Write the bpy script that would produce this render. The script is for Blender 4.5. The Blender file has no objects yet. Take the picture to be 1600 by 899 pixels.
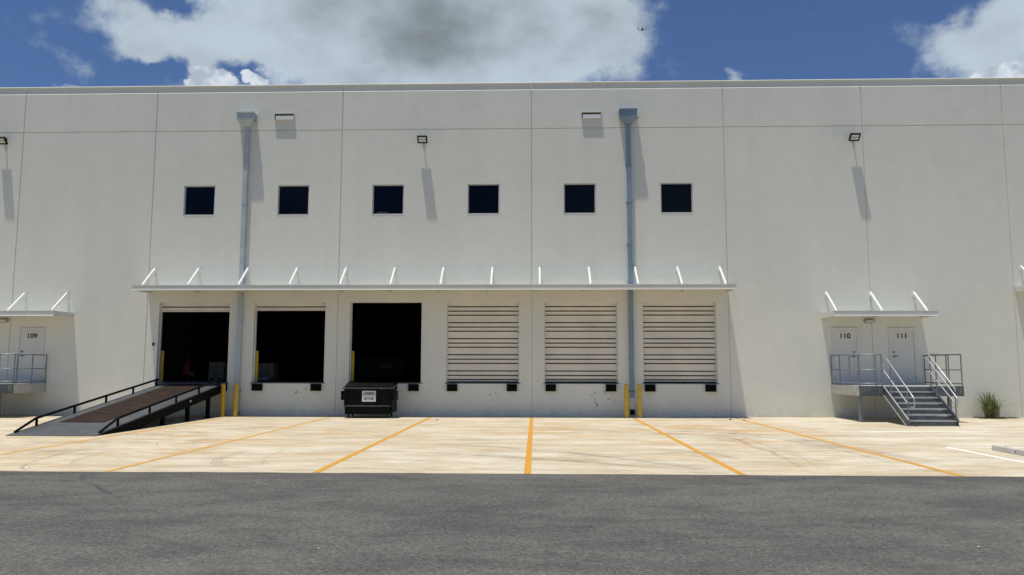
import bpy, bmesh, math, random
from mathutils import Vector, Matrix
R = math.radians
random.seed(7)
scene = bpy.context.scene
COL = scene.collection

# ------------------------------------------------------------------ camera
F, PITCH, YAW, ROLL, CX, CD, CH = 1194.0, 0.1035, -0.0304, 0.0012, 3.785, 28.566, 1.822
c, s = math.cos(YAW), math.sin(YAW)
rt = Vector((c, -s, 0)); f0 = Vector((s, c, 0)); up0 = Vector((0, 0, 1))
fw = f0*math.cos(PITCH) + up0*math.sin(PITCH)
up = -f0*math.sin(PITCH) + up0*math.cos(PITCH)
c, s = math.cos(ROLL), math.sin(ROLL)
rt2 = rt*c + up*s; up2 = -rt*s + up*c
cam = bpy.data.cameras.new('camera'); camo = bpy.data.objects.new('camera', cam); COL.objects.link(camo)
M = Matrix((rt2, up2, -fw)).transposed().to_4x4(); M.translation = Vector((CX, -CD, CH))
camo.matrix_world = M
cam.sensor_width = 36; cam.lens = F/1600*36; cam.clip_start = .1; cam.clip_end = 9000
scene.camera = camo

# ------------------------------------------------------------------ view
vs = scene.view_settings
vs.view_transform = 'Standard'; vs.look = 'None'; vs.exposure = 0.0; vs.gamma = 1; vs.use_curve_mapping = False

# ------------------------------------------------------------------ sun
LDIR = Vector((.122, .114, -1)).normalized()
sun = bpy.data.lights.new('sun', 'SUN'); sun.energy = 4.5; sun.angle = R(.53); sun.color = (1, .94, .83)
suno = bpy.data.objects.new('sun', sun); COL.objects.link(suno)
suno.rotation_euler = LDIR.to_track_quat('-Z', 'Y').to_euler()
suno.location = (0, -20, 40)

# ------------------------------------------------------------------ world: sky texture and clouds by direction
def pix_dir(px, py):
    d = rt2*((px-800)/F) + up2*(-(py-449.5)/F) + fw
    d.normalize()
    return math.atan2(d.x, d.y), math.asin(d.z)
world = bpy.data.worlds.new("World"); scene.world = world; world.use_nodes = True
nt = world.node_tree; nt.nodes.clear()
class NT:
    def __init__(self, tree): self.t = tree
    def n(self, typ, **kw):
        nd = self.t.nodes.new(typ)
        for k, v in kw.items(): setattr(nd, k, v)
        return nd
    def set(self, sock, v):
        if hasattr(v, 'is_linked') or isinstance(v, bpy.types.NodeSocket): self.t.links.new(v, sock)
        else: sock.default_value = v
    def math(self, op, a, b=0.0, c=None, clamp=False):
        nd = self.n('ShaderNodeMath', operation=op, use_clamp=clamp)
        self.set(nd.inputs[0], a); self.set(nd.inputs[1], b)
        if c is not None: self.set(nd.inputs[2], c)
        return nd.outputs[0]
    def vm(self, op, a, b=None, out=0):
        nd = self.n('ShaderNodeVectorMath', operation=op)
        self.set(nd.inputs[0], a)
        if b is not None: self.set(nd.inputs[1], b)
        return nd.outputs[out]
    def mapr(self, v, a, b, c=0.0, d=1.0, smooth=True):
        nd = self.n('ShaderNodeMapRange', interpolation_type='SMOOTHSTEP' if smooth else 'LINEAR')
        self.set(nd.inputs[0], v)
        for i, q in zip((1, 2, 3, 4), (a, b, c, d)): self.set(nd.inputs[i], q)
        return nd.outputs[0]
    def mix(self, fac, a, b, blend='MIX'):
        nd = self.n('ShaderNodeMix', data_type='RGBA', blend_type=blend)
        self.set(nd.inputs[0], fac)
        self.set(nd.inputs[6], a if not isinstance(a, tuple) else (*a[:3], 1))
        self.set(nd.inputs[7], b if not isinstance(b, tuple) else (*b[:3], 1))
        return nd.outputs[2]
    def noise(self, vec, scale, detail=4, rough=.5, dist=0.0, out=0, lac=2.0):
        nd = self.n('ShaderNodeTexNoise')
        if vec is not None: self.set(nd.inputs['Vector'], vec)
        nd.inputs['Scale'].default_value = scale; nd.inputs['Detail'].default_value = detail
        nd.inputs['Roughness'].default_value = rough; nd.inputs['Distortion'].default_value = dist
        nd.inputs['Lacunarity'].default_value = lac
        return nd.outputs[out]
    def scalev(self, vec, sc, loc=(0, 0, 0), rot=(0, 0, 0)):
        nd = self.n('ShaderNodeMapping'); self.set(nd.inputs[0], vec)
        nd.inputs[1].default_value = loc; nd.inputs[2].default_value = rot; nd.inputs[3].default_value = sc
        return nd.outputs[0]
    def sep(self, v):
        nd = self.n('ShaderNodeSeparateXYZ'); self.set(nd.inputs[0], v); return nd.outputs
    def comb(self, x, y, z=0.0):
        nd = self.n('ShaderNodeCombineXYZ')
        for i, v in enumerate((x, y, z)): self.set(nd.inputs[i], v)
        return nd.outputs[0]
w = NT(nt)
sky = w.n('ShaderNodeTexSky', sky_type='NISHITA'); sky.sun_disc = False
sky.sun_elevation = math.asin(-LDIR.z); sky.sun_rotation = math.atan2(-LDIR.x, -LDIR.y)
sky.altitude = 0; sky.air_density = 1.0; sky.dust_density = .6; sky.ozone_density = 3.5
tc = w.n('ShaderNodeTexCoord'); d = tc.outputs['Generated']
dx, dy, dz = w.sep(d)
az = w.math('ARCTAN2', dx, dy); el = w.math('ARCSINE', dz)
dirv = w.comb(az, el, 0.0)
# warp so that the cloud edges are ragged
wn = w.noise(w.vm('MULTIPLY', d, (1, 1, 1.4)), 9, 6, .6, out=1)
wv = w.vm('MULTIPLY', w.vm('SUBTRACT', wn, (.5, .5, .5)), (.10, .07, 0))
wn2 = w.noise(d, 38, 5, .6, out=1)
wv = w.vm('ADD', wv, w.vm('MULTIPLY', w.vm('SUBTRACT', wn2, (.5, .5, .5)), (.030, .024, 0)))
dirw = w.vm('ADD', dirv, wv)
def field(blobs, vec):
    acc = None
    for px, py, rx, ry, a in blobs:
        ca, ce = pix_dir(px, py)
        v = w.vm('MULTIPLY', w.vm('SUBTRACT', vec, (ca, ce, 0)), (F/rx, F/ry, 0))
        l = w.vm('LENGTH', v, out=1)
        q = w.mapr(l, 0.0, 1.0, a, 0.0)
        acc = q if acc is None else w.math('ADD', acc, q)
    return acc
big = [(640, 20, 420, 190, 1.2), (310, 60, 180, 90, .62), (450, 90, 200, 110, .55), (840, 60, 240, 130, .9), (700, 130, 260, 90, .8),
       (960, 20, 130, 80, .75), (235, 75, 105, 60, .55), (930, 85, 120, 60, .5), (340, 125, 80, 42, .6), (205, 25, 90, 60, .55), (430, 10, 150, 90, .45),
       (1610, 60, 130, 110, .8), (1485, 72, 95, 48, .66), (1505, 115, 95, 45, .6), (1600, 10, 70, 60, .5),
       (600, -160, 600, 190, 1.0),
       (258, 4, 60, 28, -.65), (375, 106, 60, 26, -.95), (280, 112, 60, 22, -.55), (215, 112, 90, 34, -.4), (930, 70, 60, 26, -.35),
       # a few thin scraps
       (68, 36, 36, 26, .27), (86, 88, 32, 26, .27), (120, 38, 30, 24, .20), (125, 100, 42, 24, .20), (1530, 14, 30, 20, .26),
       (1155, 122, 26, 14, .5), (215, 132, 70, 12, .5), (110, 133, 40, 10, .45)]
Fd = field(big, dirw)
fb = w.noise(w.vm('MULTIPLY', d, (1, 1, 1.3)), 22, 9, .62)
fb2 = w.noise(w.vm('MULTIPLY', d, (1, 1, 1.2)), 7, 4, .5)
dens = w.math('ADD', Fd, w.math('MULTIPLY', w.math('SUBTRACT', fb, .5), 1.15))
dens = w.math('SUBTRACT', dens, w.math('MULTIPLY', w.math('SUBTRACT', fb2, .5), .3))
alpha = w.mapr(dens, .08, .84)
# crisp far cumulus tops just over the roof line
puffs = field([(400, 128, 36, 14, 1.0), (350, 126, 24, 24, .9), (318, 118, 26, 22, 1.0), (300, 132, 22, 16, .8), (385, 122, 16, 12, .8), (1580, 120, 60, 34, .9), (1530, 128, 46, 20, .7)], w.vm('ADD', dirv, w.vm('MULTIPLY', w.vm('SUBTRACT', wn2, (.5, .5, .5)), (.030, .026, 0))))
pa = w.mapr(w.math('ADD', puffs, w.math('MULTIPLY', w.math('SUBTRACT', w.noise(d, 70, 5, .6), .5), .5)), .3, .5)
# the rest of the sky, away from the building front: broken clouds by plain noise
gen = w.noise(w.vm('MULTIPLY', d, (1, 1, 2.0)), 2.6, 8, .58)
away = w.math('MAXIMUM', w.mapr(w.math('ABSOLUTE', az), .66, 1.0), w.mapr(el, .52, .75))
ga = w.math('MULTIPLY', w.mapr(gen, .5, .68), away)
alpha = w.math('MAXIMUM', alpha, ga)
# cloud brightness: thick parts are greyer
thick = field([(740, 10, 380, 150, .62), (590, 45, 300, 90, .45), (740, 70, 260, 60, .25), (885, 45, 60, 34, -.6), (590, 92, 40, 18, -.3)], dirw)
light = w.math('SUBTRACT', w.math('MULTIPLY', fb2, .5), w.math('MULTIPLY', thick, .40))
fbm = w.noise(w.vm('MULTIPLY', d, (1, 1, 1.6)), 11, 5, .5)
light = w.math('ADD', light, w.math('MULTIPLY', w.math('SUBTRACT', fbm, .5), 1.0))
shade = w.mapr(light, -.50, .46)
cc = w.mix(shade, (2.0, 2.3, 2.4), (5.5, 6.4, 7.2))
cc = w.mix(pa, cc, w.mix(w.mapr(w.noise(d, 45, 5, .6), .36, .62), (4.4, 5.1, 6.0), (7.4, 7.9, 8.5)))
alpha = w.math('MAXIMUM', alpha, pa)
skyc = w.mix(1.0, sky.outputs[0], (.52, .62, .80), 'MULTIPLY')
mixc = w.mix(w.math('MULTIPLY', alpha, .93), skyc, cc)
bg = w.n('ShaderNodeBackground'); w.set(bg.inputs[0], mixc); bg.inputs[1].default_value = .1
wo = w.n('ShaderNodeOutputWorld'); nt.links.new(bg.outputs[0], wo.inputs[0])

# ------------------------------------------------------------------ materials
def mat(name, col=(.5, .5, .5), rough=.6, metal=0.0, spec=.5, fn=None, var=.06, vscale=3.0, bump=0.0, bscale=60):
    m = bpy.data.materials.new(name); m.use_nodes = True
    t = NT(m.node_tree); b = m.node_tree.nodes['Principled BSDF']
    b.inputs['Roughness'].default_value = rough; b.inputs['Metallic'].default_value = metal
    b.inputs['Specular IOR Level'].default_value = spec
    P = t.n('ShaderNodeTexCoord').outputs['Object']
    if fn: fn(t, b, P)
    else:
        n1 = t.noise(P, vscale, 5, .6)
        lo = tuple(x*(1-var) for x in col); hi = tuple(min(1, x*(1+var)) for x in col)
        t.set(b.inputs['Base Color'], t.mix(t.mapr(n1, .3, .7), lo, hi))
        t.set(b.inputs['Roughness'], t.mapr(t.noise(P, vscale*4, 4, .6), .3, .7, max(0, rough-.08), min(1, rough+.08)))
    if bump:
        bn = t.n('ShaderNodeBump'); bn.inputs['Strength'].default_value = bump; bn.inputs['Distance'].default_value = .01
        t.set(bn.inputs['Height'], t.noise(P, bscale, 4, .6)); t.set(b.inputs['Normal'], bn.outputs[0])
    return m

def wall_fn(t, b, P):
    x, y, z = t.sep(P)
    n1 = t.noise(t.scalev(P, (.25, .25, .18)), 1.0, 5, .55)
    n2 = t.noise(t.scalev(P, (1.6, 1, .12)), 1.0, 5, .6)      # faint vertical wash
    n3 = t.noise(P, 2.2, 6, .65)
    f = t.math('ADD', t.math('MULTIPLY', n1, .5), t.math('ADD', t.math('MULTIPLY', n2, .25), t.math('MULTIPLY', n3, .25)))
    col = t.mix(t.mapr(f, .34, .66), (.662, .670, .608), (.735, .740, .670))
    # patchy brown-grey tone, stronger towards the foot of the wall
    g = t.math('MULTIPLY', t.mapr(z, .5, 0.0), t.mapr(t.noise(t.scalev(P, (3, 1, 2)), 1.4, 6, .65), .3, .75))
    col = t.mix(t.math('MULTIPLY', g, .35), col, (.38, .36, .31))
    # drips under the roof edge and under sills
    dr = t.math('MULTIPLY', t.mapr(t.noise(t.scalev(P, (7, 1, .25)), 1.0, 4, .6), .58, .78), t.mapr(z, 9.5, 12.6))
    col = t.mix(t.math('MULTIPLY', dr, .16), col, (.45, .45, .42))
    # truck scuffs below the dock doors
    sc = None
    for (cx, cz, rx, rz, th) in ((6.25, .62, .60, .45, .57), (2.25, .72, .25, .5, .585), (-4.95, .92, .5, .25, .60), (9.6, .7, .7, .3, .66), (-1.2, .5, .5, .3, .67), (-8.9, .35, .5, .3, .6)):
        v = t.vm('MULTIPLY', t.vm('SUBTRACT', P, (cx, 0, cz)), (1/rx, 0, 1/rz))
        q = t.mapr(t.vm('LENGTH', v, out=1), .55, 1.0, 1.0, 0.0)
        nn = t.noise(t.scalev(P, (9, 1, 5), (cx, 0, 0), (0, .6, 0)), 1.0, 5, .7, .6)
        q = t.math('MULTIPLY', q, t.mapr(nn, th, th+.05))
        sc = q if sc is None else t.math('MAXIMUM', sc, q)
    col = t.mix(t.math('MULTIPLY', sc, .8), col, (.09, .075, .06))
    t.set(b.inputs['Base Color'], col)
    bn = t.n('ShaderNodeBump'); bn.inputs['Strength'].default_value = .25; bn.inputs['Distance'].default_value = .01
    t.set(bn.inputs['Height'], t.math('ADD', t.noise(P, 45, 4, .6), t.math('MULTIPLY', t.noise(P, 1.5, 3, .5), 3.0)))
    t.set(b.inputs['Normal'], bn.outputs[0])

# tyre sweeps: centre, radius, half width, then where along the arc they show (centre, reach) and how dark they are
SWEEPS = [(-1.03, -18.75, 8.87, .45, 4.0, -12.0, 5.5, .8), (-1.03, -18.75, 7.5, .25, 4.5, -13.2, 3.5, .6), (-3.14, -27, 15.65, .45, 3.2, -13.0, 5.2, .8), (-3.14, -27, 14.3, .25, 2.0, -14.0, 3.5, .6),
          (-30, -10, 39.1, .5, 9.1, -10, 5.5, .8), (-.94, -12.4, 11.74, .4, 10.2, -9.5, 5.2, 1.0), (-.94, -12.4, 10.2, .3, 8.9, -8.6, 3.6, .8), (-6, -14, 17.3, .3, 10.5, -10.5, 4.0, .9), (2, -20, 14.0, .35, 9.5, -8.3, 4.5, .8),
          (-2.1, -12.35, 4.0, .22, -5.9, -13.3, 2.6, .9), (-2.1, -12.35, 3.3, .14, -5.2, -13.3, 1.8, .7), (-.17, -8.5, 5.38, .16, -5.3, -10.0, 1.8, .8), (.6, -8.6, 5.3, .12, -4.6, -9.6, 1.5, .6), (2.95, -12.1, 5.53, .2, -2.4, -13.0, 2.0, .6), (3.9, -12.1, 5.5, .18, -1.5, -13.0, 2.0, .5),
          (4.8, -13.5, 2.6, .2, 7.0, -12.4, 1.6, .7), (5.6, -13.2, 2.2, .2, 7.4, -11.9, 1.5, .7),
          (6.5, -8.5, 13.3, .22, -3.6, -17.2, 2.4, .9), (6.5, -8.5, 12.6, .18, -3.2, -16.8, 2.0, .8), (-.9, -21.64, 2.29, .14, 1.2, -20.6, 1.7, .7), (6.0, -10.0, 12.2, .2, .4, -20.6, 2.5, .5), (3, -32, 13.6, .25, 6, -18.8, 5, .4), (1, -30, 11.4, .22, 4, -19.0, 5, .35)]
def tyres(t, P):
    acc = None
    Pw = t.vm('ADD', P, t.vm('MULTIPLY', t.vm('SUBTRACT', t.noise(P, .5, 2, .5, out=1), (.5, .5, .5)), (.5, .5, 0)))
    for cx, cy, rr, wd, mx, my, mr, dk in SWEEPS:
        l = t.vm('LENGTH', t.vm('MULTIPLY', t.vm('SUBTRACT', Pw, (cx, cy, 0)), (1, 1, 0)), out=1)
        d_ = t.math('SUBTRACT', l, rr)
        band = t.mapr(t.math('ABSOLUTE', d_), wd*.45, wd, 1.0, 0.0)
        n = t.noise(t.comb(t.math('MULTIPLY', d_, 9.0), rr*3.1, mx), 1.0, 3, .75)      # fine parallel lines
        n = t.mapr(n, .46, .62)
        m = t.mapr(t.vm('LENGTH', t.vm('MULTIPLY', t.vm('SUBTRACT', P, (mx, my, 0)), (1, 1, 0)), out=1), mr*.35, mr, dk, 0.0)
        q = t.math('MULTIPLY', t.math('MULTIPLY', band, n), m)
        acc = q if acc is None else t.math('MAXIMUM', acc, q)
    brk = t.mapr(t.noise(P, 1.1, 5, .7), .36, .58, .25, 1.0)
    return t.math('MULTIPLY', acc, brk)

def apron_fn(t, b, P):
    big = t.noise(t.scalev(P, (.22, .30, 1)), 1.0, 6, .62)
    st1 = t.noise(t.scalev(P, (.55, .85, 1), (2, 0, 0), (0, 0, R(14))), 1.0, 9, .72, .25)
    st2 = t.noise(t.scalev(P, (.7, 1.3, 1), (9, 4, 0), (0, 0, R(-12))), 1.0, 9, .74, .15)
    fine = t.noise(P, 18, 5, .7)
    col = t.mix(t.mapr(big, .36, .64), (.545, .48, .36), (.60, .555, .45))
    def spot(cx, cy, rr, lo=0.0, hi=1.0, inner=.2):
        v = t.vm('MULTIPLY', t.vm('SUBTRACT', P, (cx, cy, 0)), (1/rr, 1/rr, 0))
        return t.mapr(t.vm('LENGTH', v, out=1), inner, 1.0, hi, lo)
    # iron-brown wash, strongest where the trucks turn in front of the last doors
    patch = t.math('MAXIMUM', spot(8.6, -6.5, 6.5), t.math('MAXIMUM', spot(4.0, -6, 5.0, hi=.75), spot(-5, -9, 8.0, hi=.7)))
    patch = t.math('MAXIMUM', patch, .32)
    # nearly none beyond the last bay stripe
    x, y, z = t.sep(P)
    patch = t.math('MULTIPLY', patch, t.mapr(x, 13.5, 10.8, .12, 1.0))
    rust = t.math('MULTIPLY', t.mapr(st1, .42, .62), patch)
    col = t.mix(t.math('MULTIPLY', rust, 1.0), col, (.52, .345, .17))
    col = t.mix(t.math('MULTIPLY', t.mapr(st2, .50, .66), .5), col, (.64, .60, .50))
    blot = t.mapr(t.noise(t.scalev(P, (.45, 1.0, 1), (5, 2, 0), (0, 0, R(10))), 1.0, 8, .74, .2), .50, .68)
    col = t.mix(t.math('MULTIPLY', blot, t.math('MULTIPLY', t.math('ADD', patch, .30), .60)), col, (.30, .24, .175))
    st3 = t.noise(t.scalev(P, (.5, 1.6, 1), (3, 7, 0), (0, 0, R(-7))), 1.0, 10, .78, .1)
    k_ = t.mapr(st3, .34, .66, .76, 1.10)
    col = t.vm('MULTIPLY', col, t.comb(k_, t.math('POWER', k_, 1.15), t.math('POWER', k_, 1.5)))
    sp = t.mapr(t.noise(P, 2.6, 5, .6), .66, .72)
    col = t.mix(t.math('MULTIPLY', sp, .35), col, (.33, .28, .22))
    col = t.mix(t.math('MULTIPLY', tyres(t, P), .85), col, (.185, .160, .135))
    # saw-cut joints
    jn = None
    for (s_, per, off) in ((y, 5.05, 0.0),):
        q = t.math('ABSOLUTE', t.math('SUBTRACT', t.math('FRACT', t.math('DIVIDE', t.math('ADD', s_, 500+off), per)), .5))
        q = t.mapr(q, .5-.010/per, .5-.004/per)
        jn = q if jn is None else t.math('MAXIMUM', jn, q)
    col = t.mix(t.math('MULTIPLY', jn, .35), col, (.2, .17, .13))
    col = t.mix(t.mapr(fine, .3, .7, 0, .12), col, (.35, .32, .26))
    t.set(b.inputs['Base Color'], col)
    bn = t.n('ShaderNodeBump'); bn.inputs['Strength'].default_value = .25; bn.inputs['Distance'].default_value = .008
    t.set(bn.inputs['Height'], t.noise(P, 60, 4, .7)); t.set(b.inputs['Normal'], bn.outputs[0])

def asphalt_fn(t, b, P):
    big = t.noise(t.scalev(P, (.25, .5, 1)), 1.0, 7, .66, .3)
    mid = t.noise(t.scalev(P, (.9, 1.5, 1)), 1.0, 6, .68, .2)
    f = t.math('ADD', t.math('MULTIPLY', big, .55), t.math('MULTIPLY', mid, .45))
    col = t.mix(t.mapr(f, .38, .60), (.098, .097, .093), (.175, .171, .160))
    # aggregate: pale and dark stones
    vo = t.n('ShaderNodeTexVoronoi'); t.set(vo.inputs['Vector'], P); vo.inputs['Scale'].default_value = 55
    rr, gg, bb = t.sep(vo.outputs['Color'])
    col = t.mix(t.mapr(rr, .80, 1.0, 0, .55, False), col, (.22, .215, .20))
    col = t.mix(t.mapr(gg, .70, 1.0, 0, .6, False), col, (.022, .022, .024))
    sp2 = t.noise(P, 16, 4, .75)
    col = t.mix(t.mapr(sp2, .38, .66, .45, 0), col, (.035, .035, .037))
    drk = t.math('MULTIPLY', t.mapr(t.noise(t.scalev(P, (.6, 1.1, 1), (4, 9, 0)), 1.0, 5, .65, .4), .60, .72), t.mapr(t.noise(P, 3, 4, .7), .3, .6))
    col = t.mix(t.math('MULTIPLY', drk, .5), col, (.035, .035, .036))
    pale = t.mapr(t.noise(t.scalev(P, (.35, .8, 1), (1, 5, 0)), 1.0, 6, .65, .4), .55, .72)
    col = t.mix(t.math('MULTIPLY', pale, .35), col, (.165, .16, .15))
    col = t.mix(t.math('MULTIPLY', tyres(t, P), .65), col, (.035, .035, .036))
    t.set(b.inputs['Base Color'], col)
    bn = t.n('ShaderNodeBump'); bn.inputs['Strength'].default_value = .7; bn.inputs['Distance'].default_value = .012
    t.set(bn.inputs['Height'], t.math('ADD', vo.outputs['Distance'], t.noise(P, 30, 4, .7))); t.set(b.inputs['Normal'], bn.outputs[0])

def paint_fn(colr, under, wear=.5):
    def fn(t, b, P):
        n = t.noise(P, 7, 6, .7); n2 = t.noise(t.scalev(P, (.6, 2.2, 1)), 1.0, 5, .6)
        f = t.math('ADD', t.math('MULTIPLY', n, .6), t.math('MULTIPLY', n2, .4))
        col = t.mix(t.mapr(f, .60-.12*wear, .72-.1*wear, 0, .8), colr, under)
        col = t.mix(t.mapr(t.noise(t.scalev(P, (.4, 5, 1)), 1.0, 4, .6), .5, .75, 0, .35), col, tuple(x*.55 for x in colr))
        t.set(b.inputs['Base Color'], col)
    return fn
MAT = {}
MAT['wall'] = mat('painted_concrete', rough=.88, spec=.3, fn=wall_fn)
MAT['coping'] = mat('coping_metal', (.66, .65, .59), .5, .0, var=.03, vscale=.6)
MAT['apron'] = mat('apron_concrete', rough=.85, spec=.3, fn=apron_fn)
MAT['asphalt'] = mat('asphalt', rough=.92, spec=.2, fn=asphalt_fn)
MAT['soil'] = mat('soil_and_grass', (.09, .10, .05), .95, var=.4, vscale=.5)
MAT['yellow_line'] = mat('yellow_line_paint', rough=.7, fn=paint_fn((.56, .275, .022), (.50, .38, .22), .5))
MAT['yellow_faded'] = mat('yellow_faded_paint', rough=.7, fn=paint_fn((.55, .31, .06), (.50, .40, .26), .9))
MAT['white_line'] = mat('white_line_paint', rough=.7, fn=paint_fn((.86, .85, .80), (.66, .62, .53), .3))
MAT['door_slat'] = mat('shutter_paint', (.70, .665, .575), .5, var=.07, vscale=.9)
MAT['white_metal'] = mat('white_painted_metal', (.74, .75, .75), .4, var=.03)
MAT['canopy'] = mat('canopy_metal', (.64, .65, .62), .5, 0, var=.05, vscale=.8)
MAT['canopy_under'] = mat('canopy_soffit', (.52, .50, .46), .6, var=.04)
MAT['alum'] = mat('aluminium_frame', (.52, .52, .49), .45, .1, var=.05)
MAT['spout'] = mat('spout_metal_grey', (.42, .485, .515), .45, .05, spec=.35, var=.10, vscale=1.5)
MAT['spout2'] = mat('spout_metal_blue', (.20, .275, .365), .45, .05, spec=.35, var=.10, vscale=1.5)
MAT['spout_pale'] = mat('spout_metal_pale', (.52, .54, .50), .4, .2, var=.08)
MAT['black_metal'] = mat('black_metal', (.004, .004, .0045), .6, 0, spec=.15, var=.2)
MAT['rubber'] = mat('black_rubber', (.006, .006, .006), .9, spec=.08, var=.3, vscale=20, bump=.4)
MAT['galv'] = mat('galvanised_steel', (.44, .44, .43), .5, .3, var=.14, vscale=7)
MAT['galv_dark'] = mat('dark_galvanised', (.105, .122, .130), .5, .3, var=.22, vscale=5)
MAT['galv_pipe'] = mat('shaded_galvanised_pipe', (.21, .23, .25), .42, .5, var=.15, vscale=6)  # pipe steel with the shade on the guard rails put into its colour
MAT['galv_pipe_lt'] = mat('highlit_galvanised_pipe', (.44, .46, .48), .4, .6, var=.10, vscale=6)  # same steel lightened: painted highlights on sloping rails, treads and flanges
MAT['yellow'] = mat('yellow_bollard_paint', (.62, .42, .035), .5, var=.10, vscale=4)
MAT['dump'] = mat('dumpster_paint', (.0022, .0048, .0034), .5, .0, spec=.10, var=.5, vscale=3, bump=.2, bscale=8)
MAT['dump_edge'] = mat('worn_highlit_edge', (.055, .065, .062), .45, .2, var=.5, vscale=9)  # worn steel, paled so rim and ledge carry a painted sun highlight
MAT['dump_lid'] = mat('dumpster_lid_plastic', (.003, .0033, .0036), .55, spec=.12, var=.3, vscale=3)
MAT['sticker'] = mat('sticker_white', (.62, .62, .60), .5, var=.08, vscale=30)
MAT['ink'] = mat('black_ink', (.015, .015, .017), .6)
MAT['door'] = mat('entry_door_paint', (.64, .64, .61), .45, var=.03)
MAT['frame'] = mat('door_frame_paint', (.68, .67, .63), .5, var=.03)
MAT['handle'] = mat('dark_hardware', (.10, .09, .085), .35, .7)
MAT['inside'] = mat('dark_interior', (.012, .012, .013), .9, spec=.1)  # near-black albedo stands in for the darkness inside the docks
MAT['inside_floor'] = mat('warehouse_floor', (.025, .025, .026), .6, spec=.2)  # floor darkened too, indoor gloom put into its colour
MAT['lens'] = mat('lamp_lens', (.55, .55, .53), .4)
MAT['pack'] = mat('wall_lamp_housing', (.33, .32, .29), .45, .2)
MAT['ramp'] = mat('ramp_steel', (.070, .078, .090), .55, .2, var=.22, vscale=2.5)
MAT['ramp_black'] = mat('ramp_black_paint', (.005, .0056, .006), .8, .0, spec=.07, var=.3, vscale=6)
MAT['stop'] = mat('wheel_stop_concrete', (.47, .46, .43), .85, var=.10, vscale=6, bump=.3)
MAT['stop_hole'] = mat('dark_pin', (.04, .035, .03), .8)
MAT['orange'] = mat('orange_plastic', (.22, .032, .010), .5)
MAT['carton'] = mat('cardboard', (.16, .145, .125), .8, var=.15)
MAT['carton2'] = mat('pale_wrap', (.16, .175, .19), .5, var=.2)
MAT['bucket'] = mat('grey_bucket_plastic', (.16, .17, .18), .5)
MAT['green'] = mat('dark_green_paint', (.004, .010, .007), .6, spec=.2)
MAT['palemark'] = mat('pale_marking', (.10, .10, .11), .6)
MAT['plane'] = mat('aircraft_white', (.72, .74, .78), .35)
MAT['plane_dk'] = mat('aircraft_dark', (.05, .07, .10), .4)
def bark_fn(t, b, P):
    n = t.noise(t.scalev(P, (2.2, 9, 1)), 1.0, 6, .7)
    t.set(b.inputs['Base Color'], t.mix(t.mapr(n, .34, .66), (.009, .0075, .007), (.080, .043, .025)))
    bn = t.n('ShaderNodeBump'); bn.inputs['Strength'].default_value = .5; bn.inputs['Distance'].default_value = .01
    t.set(bn.inputs['Height'], t.noise(P, 40, 4, .7)); t.set(b.inputs['Normal'], bn.outputs[0])
MAT['grate'] = mat('rusty_grating', rough=.75, fn=bark_fn)
def leaf_fn(t, b, P):
    n = t.noise(P, 9, 3, .6)
    col = t.mix(t.mapr(n, .35, .65), (.12, .155, .055), (.22, .25, .10))
    x, y, z = t.sep(P)
    t.set(b.inputs['Base Color'], t.mix(t.mapr(t.noise(P, 21, 2, .5), .56, .7), col, (.17, .15, .06)))
MAT['leaf'] = mat('strap_leaf', rough=.5, fn=leaf_fn)
MAT['litter'] = mat('dry_leaves', (.13, .085, .045), .9, var=.5, vscale=25)
def glass_fn(t, b, P): pass
gm = bpy.data.materials.new('tinted_glass'); gm.use_nodes = True
g = NT(gm.node_tree); gm.node_tree.nodes.remove(gm.node_tree.nodes['Principled BSDF'])
tr = g.n('ShaderNodeBsdfTransparent'); tr.inputs[0].default_value = (.78, .82, .86, 1)
gl = g.n('ShaderNodeBsdfGlossy'); gl.inputs['Roughness'].default_value = .03; gl.inputs[0].default_value = (.16, .20, .26, 1)
fr = g.n('ShaderNodeFresnel'); fr.inputs[0].default_value = 1.5
mx = g.n('ShaderNodeMixShader')
gm.node_tree.links.new(fr.outputs[0], mx.inputs[0]); gm.node_tree.links.new(tr.outputs[0], mx.inputs[1]); gm.node_tree.links.new(gl.outputs[0], mx.inputs[2])
gm.node_tree.links.new(mx.outputs[0], gm.node_tree.nodes['Material Output'].inputs[0])
MAT['glass'] = gm

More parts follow.
